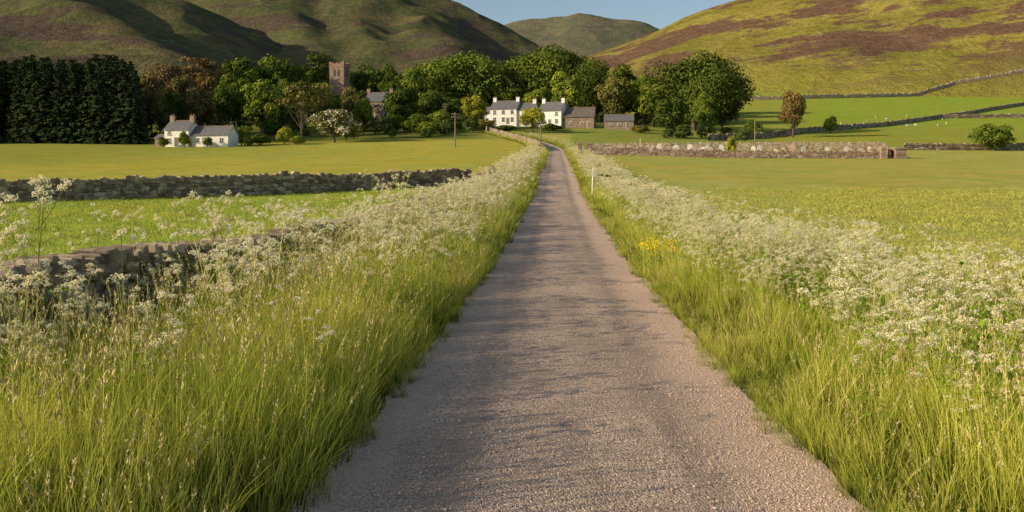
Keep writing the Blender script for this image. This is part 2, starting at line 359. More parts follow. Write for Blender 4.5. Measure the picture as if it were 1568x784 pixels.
for i in range(6):
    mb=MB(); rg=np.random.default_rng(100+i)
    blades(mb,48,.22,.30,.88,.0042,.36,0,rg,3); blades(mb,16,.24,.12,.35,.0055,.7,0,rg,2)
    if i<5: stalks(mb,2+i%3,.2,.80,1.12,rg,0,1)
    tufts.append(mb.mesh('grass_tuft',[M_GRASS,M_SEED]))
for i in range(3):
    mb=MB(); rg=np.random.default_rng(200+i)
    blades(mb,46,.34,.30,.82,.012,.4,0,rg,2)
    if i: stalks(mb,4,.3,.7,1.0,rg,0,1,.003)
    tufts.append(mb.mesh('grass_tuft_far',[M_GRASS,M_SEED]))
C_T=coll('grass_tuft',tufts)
def parsley(seed,H=1.1,leaf=True,big=1.):
    rg=np.random.default_rng(seed); mb=MB()
    def umbel(c,R):
        nr=rg.integers(8,12); tl=rg.normal(0,.25,2)
        for k in range(nr):
            rr=R*math.sqrt((k+.4)/nr); a=k*2.4+rg.random()*.5; ex,ey=math.cos(a)*rr,math.sin(a)*rr
            e=c+np.array([ex,ey,.75*R-.75*rr*rr/R+rg.normal(0,.004)+tl[0]*ex+tl[1]*ey])
            ribbon(mb,c,e,.0009,1)
            q=7; C=e+rg.normal(0,1,(q,3))*[.0085*big,.0085*big,.005*big]
            quads(mb,C,np.tile([0,0,.6],(q,1))+rg.normal(0,.7,(q,3)),.0056*big,0,rg=rg,shape='r',asp=1.6)
    ln=rg.normal(0,.07,2)
    def stem(t): return np.array([ln[0]*t*t*H,ln[1]*t*t*H,H*t])
    tube(mb,[stem(t) for t in (0,.35,.7,.93)],[.005,.004,.003,.002],3,1); umbel(stem(.93),.042)
    for k in range(rg.integers(5,8)):
        t=.3+.5*rg.random(); a=rg.random()*6.28; L=(.14+.3*rg.random())*H*.9; b=stem(t); 
        mid=b+np.array([math.cos(a)*L*.35,math.sin(a)*L*.35,L*.45]); e=b+np.array([math.cos(a)*L*.6,math.sin(a)*L*.6,L*.92])
        ribbon(mb,b,mid,.0026,1); ribbon(mb,mid,e,.002,1); umbel(e,.024+.02*rg.random())
        if rg.random()<.8:
            a2=a+rg.normal(0,1.); e2=mid+np.array([math.cos(a2)*.1,math.sin(a2)*.1,.08+.12*rg.random()]); ribbon(mb,mid,e2,.0015,1); umbel(e2,.018+.02*rg.random())
    if leaf:
        for k in range(6):
            a=rg.random()*6.28; t=.1+.5*rg.random(); L=.16+.12*rg.random(); b=stem(t); q=20; s=rg.random(q); wd=(1-s)*.11*rg.normal(0,.7,q)
            C=b+np.stack([math.cos(a)*L*s-math.sin(a)*wd,math.sin(a)*L*s+math.cos(a)*wd,L*.5*s-.25*L*s*s+rg.normal(0,.008,q)],1)
            quads(mb,C,np.tile([0,0,1.],(q,1))+rg.normal(0,.5,(q,3)),.014,2,rg=rg)
    return mb.mesh('cow_parsley',[M_FLOW,M_STEM,M_PLEAF])
C_P=coll('cow_parsley',[parsley(300+i,1.0+.05*i) for i in range(6)]+[parsley(330+i,1.0,False,1.8) for i in range(3)])
sh=[]
for i in range(3):
    mb=MB(); rg=np.random.default_rng(400+i); blades(mb,36,.30,.05,.15,.006,.6,0,rg,2); sh.append(mb.mesh('meadow_tuft',[M_SHORT]))
C_S=coll('meadow_tuft',sh)
def leafy(seed):
    mb=MB(); rg=np.random.default_rng(seed); n=110; C=rg.normal(0,1,(n,3))*[.13,.13,.12]+[0,0,.22]; C[:,2]=np.abs(C[:,2])
    quads(mb,C,np.tile([0,0,1.],(n,1))+rg.normal(0,.6,(n,3)),.03,0,rg.random(n),rg=rg); return mb.mesh('broadleaf_weed',[M_PLEAF])
C_W=coll('broadleaf_weed',[leafy(450+i) for i in range(3)])

def strip(u0,u1,y0,y1,dens,rg=rng):
    n=int(abs(u1-u0)*(y1-y0)*dens); U=u0+(u1-u0)*rg.random(n); Y=y0+(y1-y0)*rg.random(n); return U,Y
def inst(name,U,Y,lo,hi,ids,C,tilt=.08,grow=0.,wide=1.):
    n=len(U); X=U+xc(Y); P=np.stack([X,Y,ground(X,Y)-.01],1)
    R=np.stack([rng.normal(0,tilt,n),rng.normal(0,tilt,n),rng.random(n)*6.28],1)
    s=(lo+(hi-lo)*rng.random(n))*(1+.5*vnoise(X,Y,1.3,4)+grow)
    return P,R,np.stack([s*wide,s*wide,s],1),rng.choice(ids,n)
def cat(name,parts,C):
    scatter(name,*[np.concatenate([p[i] for p in parts]) for i in range(4)],C,True)
near=[0,1,2,3,4,5]; far=[6,7,8]
parts=[]
def edge_h(U,p,e0,low):
    k=low+(1-low)*sm((np.abs(U)-e0)/.8); p[2][:]*=k[:,None]**np.array([.5,.5,1.]); return p
for s in (-1,1):
    lo,hi_=(.70,1.04) if s<0 else (.54,.82)
    for (a,b,dn,ids,wd) in ((2.2,9,29,near,1.05),(9,18,19,near,1.15),(18,36,9.5,near+far,1.35),(36,80,4.,far,1.35),(80,255,1.7,far,2.2)):
        U,Y=strip(1.68 if s<0 else 1.62,5.1 if s>0 else 5.0,a,b,dn); parts.append(edge_h(U,inst('',U*s,Y,lo,hi_,ids,None,.10,wide=wd),1.5,.38 if s>0 else .62))
    U,Y=strip(1.5,1.78,2.5,60,16); parts.append(inst('',U*s,Y,.18,.42,near,None,.25))
U,Y=strip(-6.6,-5.3,3,60,6); parts.append(inst('',U,Y,.6,.95,near,None))
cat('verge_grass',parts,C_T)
def clump(U,Y,th,seed): 
    return vnoise(U*1.0,Y,1.9,seed)+.5*vnoise(U,Y,.6,seed+1)+.3*rng.random(len(U))>th
parts=[]
pn=[0,1,2,3,4,5]; pf=[6,7,8]
for (a,b,dn,ids) in ((3.,10,10,pn),(10,22,13,pn),(22,45,9.5,pn+pf),(45,100,5,pf),(100,240,1.5,pf)):
    U,Y=strip(2.2,5.3,a,b,dn); k=clump(U,Y,.0,3)&((U>2.8)|(rng.random(len(U))<.45)); U,Y=U[k],Y[k]; parts.append(inst('',U,Y,.58,1.02,ids,None,.14,wide=1.1 if a<45 else 1.5))
    U,Y=strip(-5.1,-2.0,a,b,dn*(.30 if a<9 else .55 if a<20 else .9)); k=clump(U,Y,.02,7)&((U<-3.0)|(rng.random(len(U))<.45)); U,Y=U[k],Y[k]; parts.append(inst('',U,Y,.78,1.22,ids,None,.14,wide=1.1 if a<45 else 1.5))
U,Y=strip(-5.2,-4.0,6.5,30,1.5); parts.append(inst('',U,Y,1.2,1.65,pn,None,.1,wide=.8))
U,Y=strip(-6.5,-5.5,6,30,1.5); parts.append(inst('',U,Y,1.1,1.5,pn,None,.1,wide=.8))
U,Y=strip(2.2,3.2,4.5,9,3.); parts.append(inst('',U,Y,.6,.85,pn,None,.15))
cat('cow_parsley',parts,C_P)
parts=[]
U,Y=strip(3.0,5.2,3,30,4.5); parts.append(inst('',U,Y,.8,1.6,[0,1,2],None,.3))
U,Y=strip(-5.0,-2.2,3,30,1.); parts.append(inst('',U,Y,.6,1.1,[0,1,2],None,.3))
cat('broadleaf_weeds',parts,C_W)
parts=[]
for (u0,u1,a,b,dn,sc,wd) in ((5.1,20,6,28,4.5,1.,1.4),(5.1,36,28,60,1.8,1.1,2.4),(-26,-5.5,10,34,4.,1.2,1.6),(-45,-5.5,34,62,1.8,1.2,2.4)):
    U,Y=strip(u0,u1,a,b,dn); parts.append(inst('',U,Y,sc*.6,sc*1.1,[0,1,2],None,.1,wide=wd))
cat('meadow_grass',parts,C_S)
mb=MB(); rg=np.random.default_rng(8)
for k in range(52):
    a=rg.random()*6.28; r=.34*math.sqrt(rg.random()); H=.45+.3*rg.random(); b=np.array([math.cos(a)*r,math.sin(a)*r*.7,0]); e=b*1.2+np.array([0,0,H]); ribbon(mb,b,e,.003,1)
    q=11; C=e+rg.normal(0,.032,(q,3)); quads(mb,C,rg.normal(0,.6,(q,3))+[-.2,-.3,.5],.017,0,rg=rg)
n=250; C=rg.normal(0,1,(n,3))*[.22,.16,.12]+[0,0,.3]; quads(mb,C,rg.normal(0,.6,(n,3))+[0,0,1],.03,2,rg=rg)
yx,yy=sx(1012,18.),18.; obj('yellow_wildflowers',mb.mesh('yellow_wildflowers',[M_YEL,M_STEM,M_PLEAF]),(yx,yy,gz(yx,yy)))
st=[]
m,nt=newmat('gravel_stone'); leafout(nt,mix(nt,attr(nt,'rnd'),(.40,.28,.21),(.82,.62,.47)),0.); MG=m
for i in range(3):
    rg=np.random.default_rng(500+i)
    bm=bmesh.new(); bmesh.ops.create_icosphere(bm,subdivisions=1,radius=1.)
    for q in bm.verts: q.co=Vector((q.co.x*(1+rg.normal(0,.2)),q.co.y*(1+rg.normal(0,.2)),q.co.z*.6*(1+rg.normal(0,.2))))
    me=bpy.data.meshes.new('gravel_stone'); bm.to_mesh(me); bm.free(); me.materials.append(MG); st.append(me)
C_G=coll('gravel_stone',st)
U=np.concatenate([1.62-np.abs(rng.normal(0,.28,8000)),-1.62+np.abs(rng.normal(0,.16,3000)),rng.uniform(-1.5,1.5,10000)]); Y=4+14*rng.random(len(U))**1.7
X=U+xc(Y); P=np.stack([X,Y,ground(xc(Y),Y)+.012+.03*(1-(U/1.65)**2)],1); n=len(U); s=.0035+.0065*rng.random(n)**2.5
scatter('loose_gravel',P,rng.random((n,3))*[.5,.5,6.28],np.stack([s,s,s],1),rng.integers(0,3,n),C_G,True)

# ------------------------------------------------------------ drystone walls
g=np.array([-1,0,1.]); tv=[];tid={}
for i in g:
    for j in g:
        for k in g:
            if max(abs(i),abs(j),abs(k))==1: tid[(i,j,k)]=len(tv); tv.append((i,j,k))
tf=[]
for ax in range(3):
    for s in (-1.,1.):
        for a in (-1.,0.):
            for b in (-1.,0.):
                q=[]
                for da,db in ((0,0),(1,0),(1,1),(0,1)):
                    p=[0,0,0]; p[ax]=s; p[(ax+1)%3]=a+da; p[(ax+2)%3]=b+db; q.append(tid[tuple(p)])
                tf.append(q if s>0 else q[::-1])
tv=np.array(tv); sp=tv/np.linalg.norm(tv,axis=1,keepdims=True); TV=(tv*.62+sp*.5); TF=np.array(tf)
def stonemat(name,a,b,c):
    m,nt=newmat(name); h=attr(nt,'h'); v=pos(nt); n=noise(nt,v,9,3,.7)
    cc=mix(nt,mr(nt,h,0,.6),a,b); cc=mix(nt,mr(nt,h,.6,1.),cc,c); cc=mix(nt,mr(nt,n,.5,.65,0,.5),cc,(.34,.33,.24)); cc=mix(nt,mr(nt,noise(nt,v,2.,3),.35,.6,.4,0),cc,(.10,.085,.065))
    leafout(nt,cc,0.,bump(nt,n,.6,.02)); return m
MS_G=stonemat('fieldstone',(.17,.12,.085),(.32,.245,.17),(.55,.44,.31))
MS_R=stonemat('red_sandstone_rubble',(.24,.155,.12),(.34,.23,.18),(.42,.34,.26))
MS_O=stonemat('ochre_rubble',(.36,.27,.18),(.45,.35,.25),(.5,.42,.33))
def wall(name,pts,H,T,sl,ch,mat,cap=True,hf=ground,seed=1,ragged=.0):
    rg=np.random.default_rng(seed); pts=np.array(pts,float); seg=np.hypot(*np.diff(pts,axis=0).T); cum=np.concatenate([[0],np.cumsum(seg)]); Lt=cum[-1]
    C=[];S=[]
    ncourse=max(2,int(H/ch))
    for c in range(ncourse):
        s=rg.random()*sl
        while s<Lt:
            l=sl*(.5+1.0*rg.random()); C.append((s+l/2,(c+.5)*H/ncourse+rg.normal(0,.02))); S.append((l*.52,T/2*(1-.25*c/ncourse)*(1+rg.normal(0,.12)),H/ncourse*.54*(1+rg.normal(0,.15)))); s+=l
    if cap:
        s=0
        while s<Lt:
            l=sl*(.25+.45*rg.random()); hh=ch*(.5+1.1*rg.random()); C.append((s+l/2,H+hh*.36)); S.append((l*.52,T*.42,hh*.62)); s+=l+(sl*.8*rg.random() if rg.random()<.06 else 0)
    C=np.array(C);S=np.array(S); ss=C[:,0]; X=np.interp(ss,cum,pts[:,0]); Yy=np.interp(ss,cum,pts[:,1])
    k=np.clip(np.searchsorted(cum,ss)-1,0,len(seg)-1); dx=(pts[k+1,0]-pts[k,0])/seg[k]; dy=(pts[k+1,1]-pts[k,1])/seg[k]
    n=len(C); V=TV[None]*S[:,None,:]*(1+rg.normal(0,.1,(n,26,3))); tl=rg.normal(0,.10,n)[:,None]
    V=np.stack([V[...,0]-V[...,2]*tl,V[...,1],V[...,2]+V[...,0]*tl],-1)
    W=np.stack([V[...,0]*dx[:,None]-V[...,1]*dy[:,None]+X[:,None],V[...,0]*dy[:,None]+V[...,1]*dx[:,None]+Yy[:,None],V[...,2]+(hf(X,Yy)+C[:,1]*(1+ragged*fbm(ss,ss*0,4.,seed,3)))[:,None]],-1)
    Fc=(TF[None]+(np.arange(n)*26)[:,None,None]).reshape(-1,4); mb=MB(); mb.add(W.reshape(-1,3),Fc,0,np.repeat(rg.random(n),26))
    q=np.linspace(0,Lt,max(2,int(Lt/.5))); qx=np.interp(q,cum,pts[:,0]); qy=np.interp(q,cum,pts[:,1]); gx=np.gradient(qx); gy=np.gradient(qy); gl=np.hypot(gx,gy); nx,ny=-gy/gl*T*.3,gx/gl*T*.3; zz=hf(qx,qy)
    tp=H*.95*(1+ragged*fbm(q,q*0,4.,seed,3))
    hv=np.concatenate([np.stack([qx+nx,qy+ny,zz-.2],1),np.stack([qx+nx,qy+ny,zz+tp],1),np.stack([qx-nx,qy-ny,zz+tp],1),np.stack([qx-nx,qy-ny,zz-.2],1)]); m_=len(q); ii=np.arange(m_-1)
    mb.add(hv,np.concatenate([np.stack([ii+a*m_,ii+1+a*m_,ii+1+(a+1)*m_,ii+(a+1)*m_],1) for a in range(3)]),0,0.)
    return obj(name,mb.mesh(name,[mat],False))
yy=np.arange(1.,75,2.); wall('drystone_wall',np.stack([xc(yy)-5.3,yy],1),.84,.5,.24,.11,MS_G,seed=2,ragged=.25)
wall('drystone_wall',[(-75,20),(-52,34),(-29,50),(-14,62),(-3.5,71)],1.1,.55,.44,.20,MS_G,seed=3,ragged=.3)
yy=np.arange(175.,262,3); wall('drystone_wall',np.stack([xc(yy)-3.2,yy],1),1.1,.5,.9,.3,MS_G,seed=4)
wall('churchyard_wall',[(sx(900,142),142),(sx(1140,140),140),(sx(1350,139),139)],.95,.5,.8,.25,MS_R,seed=5)
wall('churchyard_wall',[(sx(905,175),175),(sx(1145,172),172),(sx(1352,170),170)],1.1,.5,1.,.3,MS_O,seed=6)
wall('churchyard_wall',[(sx(1352,170),170),(sx(1362,139),139)],1.2,.5,.8,.25,MS_R,seed=16)
wall('drystone_wall',[(sx(1385,172),172),(sx(1568,176),176),(sx(2000,185),185)],1.,.5,1.,.3,MS_G,seed=7)
wall('drystone_wall',[(sx(1085,230),230),(sx(1240,290),290),(sx(1440,390),390),(sx(1500,430),430),(sx(1600,520),520),(sx(1800,600),600)],1.3,.6,1.6,.4,MS_G,seed=8)
wall('drystone_wall',[(sx(1440,390),390),(sx(1568,395),395),(sx(1800,400),400)],1.3,.6,1.6,.4,MS_G,seed=9)
def hr(x,y): return np.maximum(ground(x,y),hillh(x,y,RR,seed=1,amp=.4,warp=.4))
wall('drystone_wall',[(sx(1130,540),540),(sx(1200,545),545),(sx(1350,570),570),(sx(1460,600),600),(sx(1600,610),610),(sx(1900,620),620)],1.5,1.2,3.,.8,MS_O,hf=hr,seed=11)  # low ochre wall standing in for the beige track along the hill foot
def pillar(x,y,h,w=.7):
    mb=MB(); rg=np.random.default_rng(3); n=int(h/.3)
    for i in range(n): box(mb,(0,0,.15+i*.3),(w*(1+rg.normal(0,.03)),w*(1+rg.normal(0,.03)),.29),0,rg.random(),rg.normal(0,.03))
    box(mb,(0,0,n*.3+.08),(w*1.25,w*1.25,.16),0,.8); box(mb,(0,0,n*.3+.26),(w*.9,w*.9,.2),0,.6,taper=.6)
    obj('gate_pillar',mb.mesh('gate_pillar',[MS_R]),(x,y,gz(x,y)))
pillar(sx(1376,139),139,1.7,1.7); pillar(sx(1352,138.6),138.6,1.6,.8); pillar(sx(888,142),142,1.9,.7); pillar(sx(903,142),142,1.9,.7)
M_WOOD=simple('weathered_timber',(.16,.12,.09),(.28,.22,.16),6,.9)
mb=MB()
for i in range(5): box(mb,(0,0,.25+i*.22),(1.5,.05,.08))
for xx in (-.75,0,.75): box(mb,(xx,.06,.65),(.09,.06,1.2))
gx=sx(895.5,142); obj('wooden_gate',mb.mesh('wooden_gate',[M_WOOD]),(gx,142,gz(gx,142)))

# ------------------------------------------------------------ gravestones
def gs(kind,mat):
    mb=MB()
    if kind<2:
        n=9; w=.36; h=.95 if kind==0 else 1.2; top=[]
        if kind==0: top=[(w*math.cos(t),h-w+.0+w*math.sin(t)) for t in np.linspace(0,math.pi,n)]
        else: top=[(w,h-.28),(w*.8,h-.12),(0,h),(-w*.8,h-.12),(-w,h-.28)]
        pr=[(w,0)]+top+[(-w,0)]; k=len(pr)
        V=[(a,-.06,b) for a,b in pr]+[(a,.06,b) for a,b in pr]; mb.add(V,[list(range(k))]); mb.f.append(np.array([[k+i for i in range(k)][::-1]])); mb.m.append(np.array([0]))
        mb.f.append(np.array([(i,(i+1)%k,k+(i+1)%k,k+i) for i in range(k)])); mb.m.append(np.zeros(k,int)); box(mb,(0,0,.06),(.95,.3,.13))
    elif kind==2:
        box(mb,(0,0,.12),(.9,.5,.24)); box(mb,(0,0,.34),(.6,.35,.2)); box(mb,(0,0,.95),(.16,.13,1.05)); box(mb,(0,0,1.15),(.62,.12,.15))
    else:
        box(mb,(0,0,.2),(.9,.9,.4)); box(mb,(0,0,.6),(.65,.65,.4)); box(mb,(0,0,1.6),(.45,.45,1.6),taper=.55); box(mb,(0,0,2.45),(.2,.2,.12),taper=.9)
    return mb.mesh('gravestone',[mat])
gm=[simple('grave_sandstone',(.36,.25,.19),(.48,.36,.28),5),simple('grave_granite',(.42,.40,.36),(.60,.58,.52),5),simple('grave_dark',(.14,.13,.12),(.22,.20,.18),5)]
GS=[gs(k,q) for k in range(4) for q in gm]
rg=np.random.default_rng(77)
for i in range(56):
    b=(935+175*rg.random()) if i<42 else 1145+190*rg.random(); d=(145+rg.integers(0,6)*4.5+rg.normal(0,.4)) if i<42 else 146+22*rg.random(); x_=sx(b,d); kd=rg.choice([0,0,1,1,2,3],p=[.25,.25,.2,.16,.08,.06])
    s=1.0+.4*rg.random(); obj('gravestone',GS[int(kd)*3+int(rg.choice([0,1,1,2,0]))],(x_,d,gz(x_,d)-.03),(rg.normal(0,.03),rg.normal(0,.03),rg.normal(-.25,.12)),(s,s,s))

# ------------------------------------------------------------ trees
def tree(seed,H=1.,R=.5,base=.12,nl=46,per=210,leaf=.02,lr=(.24,.40),trunk=.03,flat=1.,inner=500,mat=M_LEAF,gap=0.,tall=1.):
    rg=np.random.default_rng(seed); mb=MB(); cz=(H+base)/2; rz=(H-base)/2
    V=rg.normal(size=(nl,3)); V/=np.linalg.norm(V,axis=1,keepdims=True); V[:,2]=np.where(V[:,2]<-.55,-V[:,2],V[:,2]); f=.45+.32*rg.random(nl)
    f[rg.random(nl)<.2]*=.6
    Cn=V*f[:,None]*[R,R,rz]+[0,0,cz]; lob=1+.16*np.sin(3*np.arctan2(V[:,1],V[:,0])+seed); Cn[:,:2]*=lob[:,None]
    lrad=R*(lr[0]+(lr[1]-lr[0])*rg.random(nl))
    lean=rg.normal(0,.02,2)
    T=[np.array([lean[0]*t,lean[1]*t,t*H*.75-.02]) for t in (0,.12,.35,.7,1)]
    tube(mb,T,[trunk*1.5,trunk,trunk*.8,trunk*.45,trunk*.12],7,1)
    for i in range(0,nl,2):
        t=.15+.5*rg.random(); s=np.array([lean[0]*t,lean[1]*t,t*H*.75]); e=Cn[i]; mid=(s+e)/2+[0,0,-.02]; tube(mb,[s,mid,e],[trunk*.38,trunk*.22,trunk*.06],4,1)
    for i in range(nl):
        if rg.random()<gap: continue
        n=int(per*(lrad[i]/(R*.32))**2); D=rg.normal(size=(n,3)); D/=np.linalg.norm(D,axis=1,keepdims=True)
        D[:,2]=np.where((D[:,2]<-.2)&(rg.random(n)<.6),-D[:,2],D[:,2])
        rad=lrad[i]*(.72+.34*rg.random(n)+.12*np.sin(D[:,0]*7+i)*np.cos(D[:,1]*6)); P=Cn[i]+D*rad[:,None]*[1,1,.78*flat]
        P[:,2]=np.maximum(P[:,2],.01)
        quads(mb,P,D+rg.normal(0,.45,(n,3))+[0,0,.25],leaf*(.6+.8*rg.random(n)),0,np.clip(.5+.25*rg.normal()+.22*rg.normal(size=n),0,1),rg=rg,asp=1.1)
    if inner:
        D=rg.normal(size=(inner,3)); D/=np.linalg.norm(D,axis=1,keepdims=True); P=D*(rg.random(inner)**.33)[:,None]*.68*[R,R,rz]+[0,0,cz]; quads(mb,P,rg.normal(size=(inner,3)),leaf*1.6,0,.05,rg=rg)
    return mb.mesh('broadleaf_tree',[mat,M_BARK])
def spruce(seed,dens=1.):
    rg=np.random.default_rng(seed); mb=MB(); tube(mb,[(0,0,-.02),(0,0,.5),(0,0,1.)],[.016,.009,.001],6,1)
    z=.06
    while z<.99:
        L=.17*(1-z)**.65*(1+rg.normal(0,.1))+.008; nb=int(6+5*(1-z))
        for k in range(nb):
            a=rg.random()*6.28; l=L*(.75+.4*rg.random()); n=int(11*dens*(.4+l/.12)); s=rg.random(n)**.7; wd=rg.normal(0,.018,n)*(1-s*.5)
            P=np.stack([math.cos(a)*l*s-math.sin(a)*wd,math.sin(a)*l*s+math.cos(a)*wd,z-l*.32*s+rg.normal(0,.006,n)],1)
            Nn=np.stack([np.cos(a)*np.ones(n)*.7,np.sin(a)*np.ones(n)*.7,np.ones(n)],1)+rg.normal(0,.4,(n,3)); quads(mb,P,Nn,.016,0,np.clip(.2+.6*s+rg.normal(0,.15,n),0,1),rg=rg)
        z+=.026+.008*rg.random()
    return mb.mesh('spruce_tree',[M_SPR,M_BARK])
def pine(seed):
    rg=np.random.default_rng(seed); mb=MB(); l=rg.normal(0,.03,2); tube(mb,[(0,0,-.02),(l[0]*.5,l[1]*.5,.5),(l[0],l[1],.93)],[.022,.015,.004],6,1)
    for i in range(26):
        t=.42+.55*rg.random(); a=rg.random()*6.28; L=.26*(1.08-t)**.45*(.5+.6*rg.random())*.8; e=np.array([l[0]*t+math.cos(a)*L,l[1]*t+math.sin(a)*L,t*.95+.05]); tube(mb,[(l[0]*t,l[1]*t,t*.93),e],[.006,.002],4,1)
        n=120; D=rg.normal(size=(n,3)); D/=np.linalg.norm(D,axis=1,keepdims=True); P=e+D*[.085,.085,.042]*(.6+.5*rg.random((n,1))); quads(mb,P,D+rg.normal(0,.5,(n,3))+[0,0,.3],.014,0,np.clip(.5+.3*rg.normal(size=n),0,1),rg=rg)
    return mb.mesh('scots_pine',[M_LEAF,M_BARK])
big=[tree(20+i,R=.60+.03*i,base=-.04,nl=66,per=220,leaf=.0165,inner=900) for i in range(3)]
ovl=[tree(30+i,R=.42,base=.02,nl=46,per=190,leaf=.020,inner=600) for i in range(4)]
airy=[tree(40+i,R=.42,base=.25,nl=38,per=110,leaf=.018,inner=120,gap=.08,trunk=.022,lr=(.2,.32)) for i in range(2)]
bush=[tree(50+i,R=.62,base=-.1,nl=34,per=150,leaf=.030,inner=400,trunk=.03) for i in range(3)]
haw=[tree(60,R=.62,base=.0,nl=34,per=190,leaf=.026,inner=300,mat=M_HAW)]
pin=[pine(70+i) for i in range(3)]; spr=[spruce(80+i) for i in range(4)]
wdl=[tree(90+i,R=.46,base=.0,nl=40,per=100,leaf=.030,inner=300,mat=M_WDL) for i in range(4)]+[tree(95+i,R=.62,base=-.1,nl=26,per=100,leaf=.042,inner=150,mat=M_WDL) for i in range(3)]
SP={'big':(big,.62),'ovl':(ovl,.44),'airy':(airy,.42),'bush':(bush,.64),'haw':(haw,.64),'pin':(pin,.22)}
NM={'big':'sycamore_tree','ovl':'ash_tree','airy':'birch_tree','bush':'shrub','haw':'flowering_hawthorn','pin':'scots_pine'}
G_D=(.08,.115,.024);G_M=(.12,.17,.03);G_L=(.20,.255,.042);G_Y=(.33,.34,.055);G_B=(.16,.135,.06);G_O=(.19,.185,.06);G_R=(.19,.14,.08);G_BR=(.20,.15,.062)
cnt=0
def plant(kind,b,w,top,d,c):
    global cnt
    T,R=SP[kind]; me=T[cnt%len(T)]; cnt+=1; x_=sx(b,d); z0=gz(x_,d); H=sz(top,d)-z0; W=w/F*d/2/R*.98; k=1+rng.normal(0,.1)
    obj(NM[kind],me,(x_,d,z0-.1),(0,0,rng.random()*6.28),(W,W,H),color=tuple(q*k for q in c))
for a in [
 ('ovl',232,62,104,262,G_B),('pin',262,60,94,272,G_R),('ovl',246,40,128,238,G_O),('pin',296,70,84,282,G_R),('ovl',284,60,112,262,G_B),('pin',322,60,90,288,G_R),('ovl',318,60,106,270,G_BR),
 ('ovl',225,44,138,240,G_B),('ovl',262,54,136,240,G_D),('ovl',305,64,130,245,G_B),
 ('ovl',350,74,90,300,G_D),('ovl',372,88,82,300,G_M),('ovl',415,94,82,305,G_M),('ovl',445,74,92,310,G_D),('ovl',362,70,108,262,G_M),('ovl',402,82,116,240,G_L),('ovl',340,54,126,255,G_D),
 ('airy',462,92,120,225,G_O),('airy',490,64,122,250,G_O),('ovl',435,64,115,262,G_M),('pin',487,56,80,335,G_D),('ovl',470,60,96,330,G_D),
 ('ovl',545,58,130,275,G_O),('ovl',515,50,138,285,G_D),('ovl',500,44,140,270,G_M),('ovl',556,38,146,255,G_M),('ovl',582,70,95,345,G_D),('pin',560,50,98,350,G_D),('ovl',548,54,104,345,G_D),('ovl',606,58,104,335,G_D),
 ('ovl',630,64,98,322,G_M),('ovl',617,68,128,268,G_D),('big',668,100,86,345,G_M),('big',712,154,76,335,G_M),('big',765,100,94,350,G_D),('big',822,120,74,350,G_M),('big',862,154,69,340,G_M),
 ('big',905,78,94,330,G_D),('ovl',868,64,106,312,G_L),('ovl',826,56,129,290,G_L),('ovl',727,56,145,270,G_Y),('ovl',815,50,162,252,G_Y),
 ('ovl',955,80,96,315,G_D),('ovl',985,64,108,305,G_M),('ovl',940,64,114,300,G_O),('big',1062,176,80,290,G_D),('big',1085,110,104,280,G_D),('ovl',1028,68,145,245,G_D),('ovl',1078,48,140,265,G_M),('ovl',1000,76,124,300,G_L),
 ('ovl',1214,50,134,262,G_BR),('haw',512,84,164,214,G_O),('bush',530,44,176,220,G_L),('bush',370,42,190,208,G_L),('bush',400,34,202,205,G_M),('bush',436,36,192,210,G_Y),('bush',455,30,205,205,G_L),
 ('bush',640,56,170,250,G_M),('bush',672,48,166,262,G_L),('bush',600,54,172,262,G_M),('bush',575,48,184,255,G_O),('bush',655,34,184,240,G_L),('bush',742,40,180,262,G_O),('bush',775,40,190,262,G_M),
 ('bush',1522,68,187,172,G_M),('bush',1272,28,176,290,G_L),('bush',1120,20,204,150,G_Y),('bush',282,24,200,197,G_L),('bush',845,44,188,262,G_M),('bush',980,40,190,262,G_O),('bush',318,20,208,197,G_M),('bush',250,22,208,198,G_M),
 ('bush',1150,40,182,262,G_M),('ovl',1105,66,136,285,G_D),('bush',380,24,208,200,G_D),('bush',925,34,262,62,G_D),('bush',915,24,250,84,G_D),('ovl',692,50,146,300,G_D),('ovl',655,60,136,300,G_D),('ovl',782,60,128,330,G_M)]:
    plant(*a)
C_TR=coll('wood_tree',wdl); rg=np.random.default_rng(9)
P=[];S=[];R3=[];I=[]
for i in range(80):
    b=rg.uniform(225,1130); d=rg.uniform(345,420); x_=sx(b,d); h=rg.uniform(12,19); w=h*rg.uniform(.9,1.2); P.append((x_,d,gz(x_,d)-.3)); S.append((w,w,h)); R3.append((0,0,rg.random()*6.28)); I.append(rg.integers(0,4))
for i in range(100):
    b=rg.uniform(215,1150); d=rg.uniform(232,300) if not 735<b<990 else rg.uniform(305,330); x_=sx(b,d); h=rg.uniform(2.,5.); P.append((x_,d,gz(x_,d)-.3)); S.append((h,h,h)); R3.append((0,0,rg.random()*6.28)); I.append(4+rg.integers(0,3))
scatter('woodland',P,R3,S,I,C_TR)
C_SP=coll('plantation_spruce',spr)
P=[];S=[];R3=[];I=[]
for i in range(8):
    for j in range(42):
        d=213+i*4+rg.normal(0,1.); x_=sx(206,d)-j*3.0+rg.normal(0,.8); h=20.+rg.normal(0,1.2)+i*.15
        if j==0: h*=.9
        P.append((x_,d,gz(x_,d)-.2)); S.append((h*1.12,h*1.12,h)); R3.append((0,0,rg.random()*6.28)); I.append(rg.integers(0,4))
scatter('spruce_plantation',P,R3,S,I,C_SP)

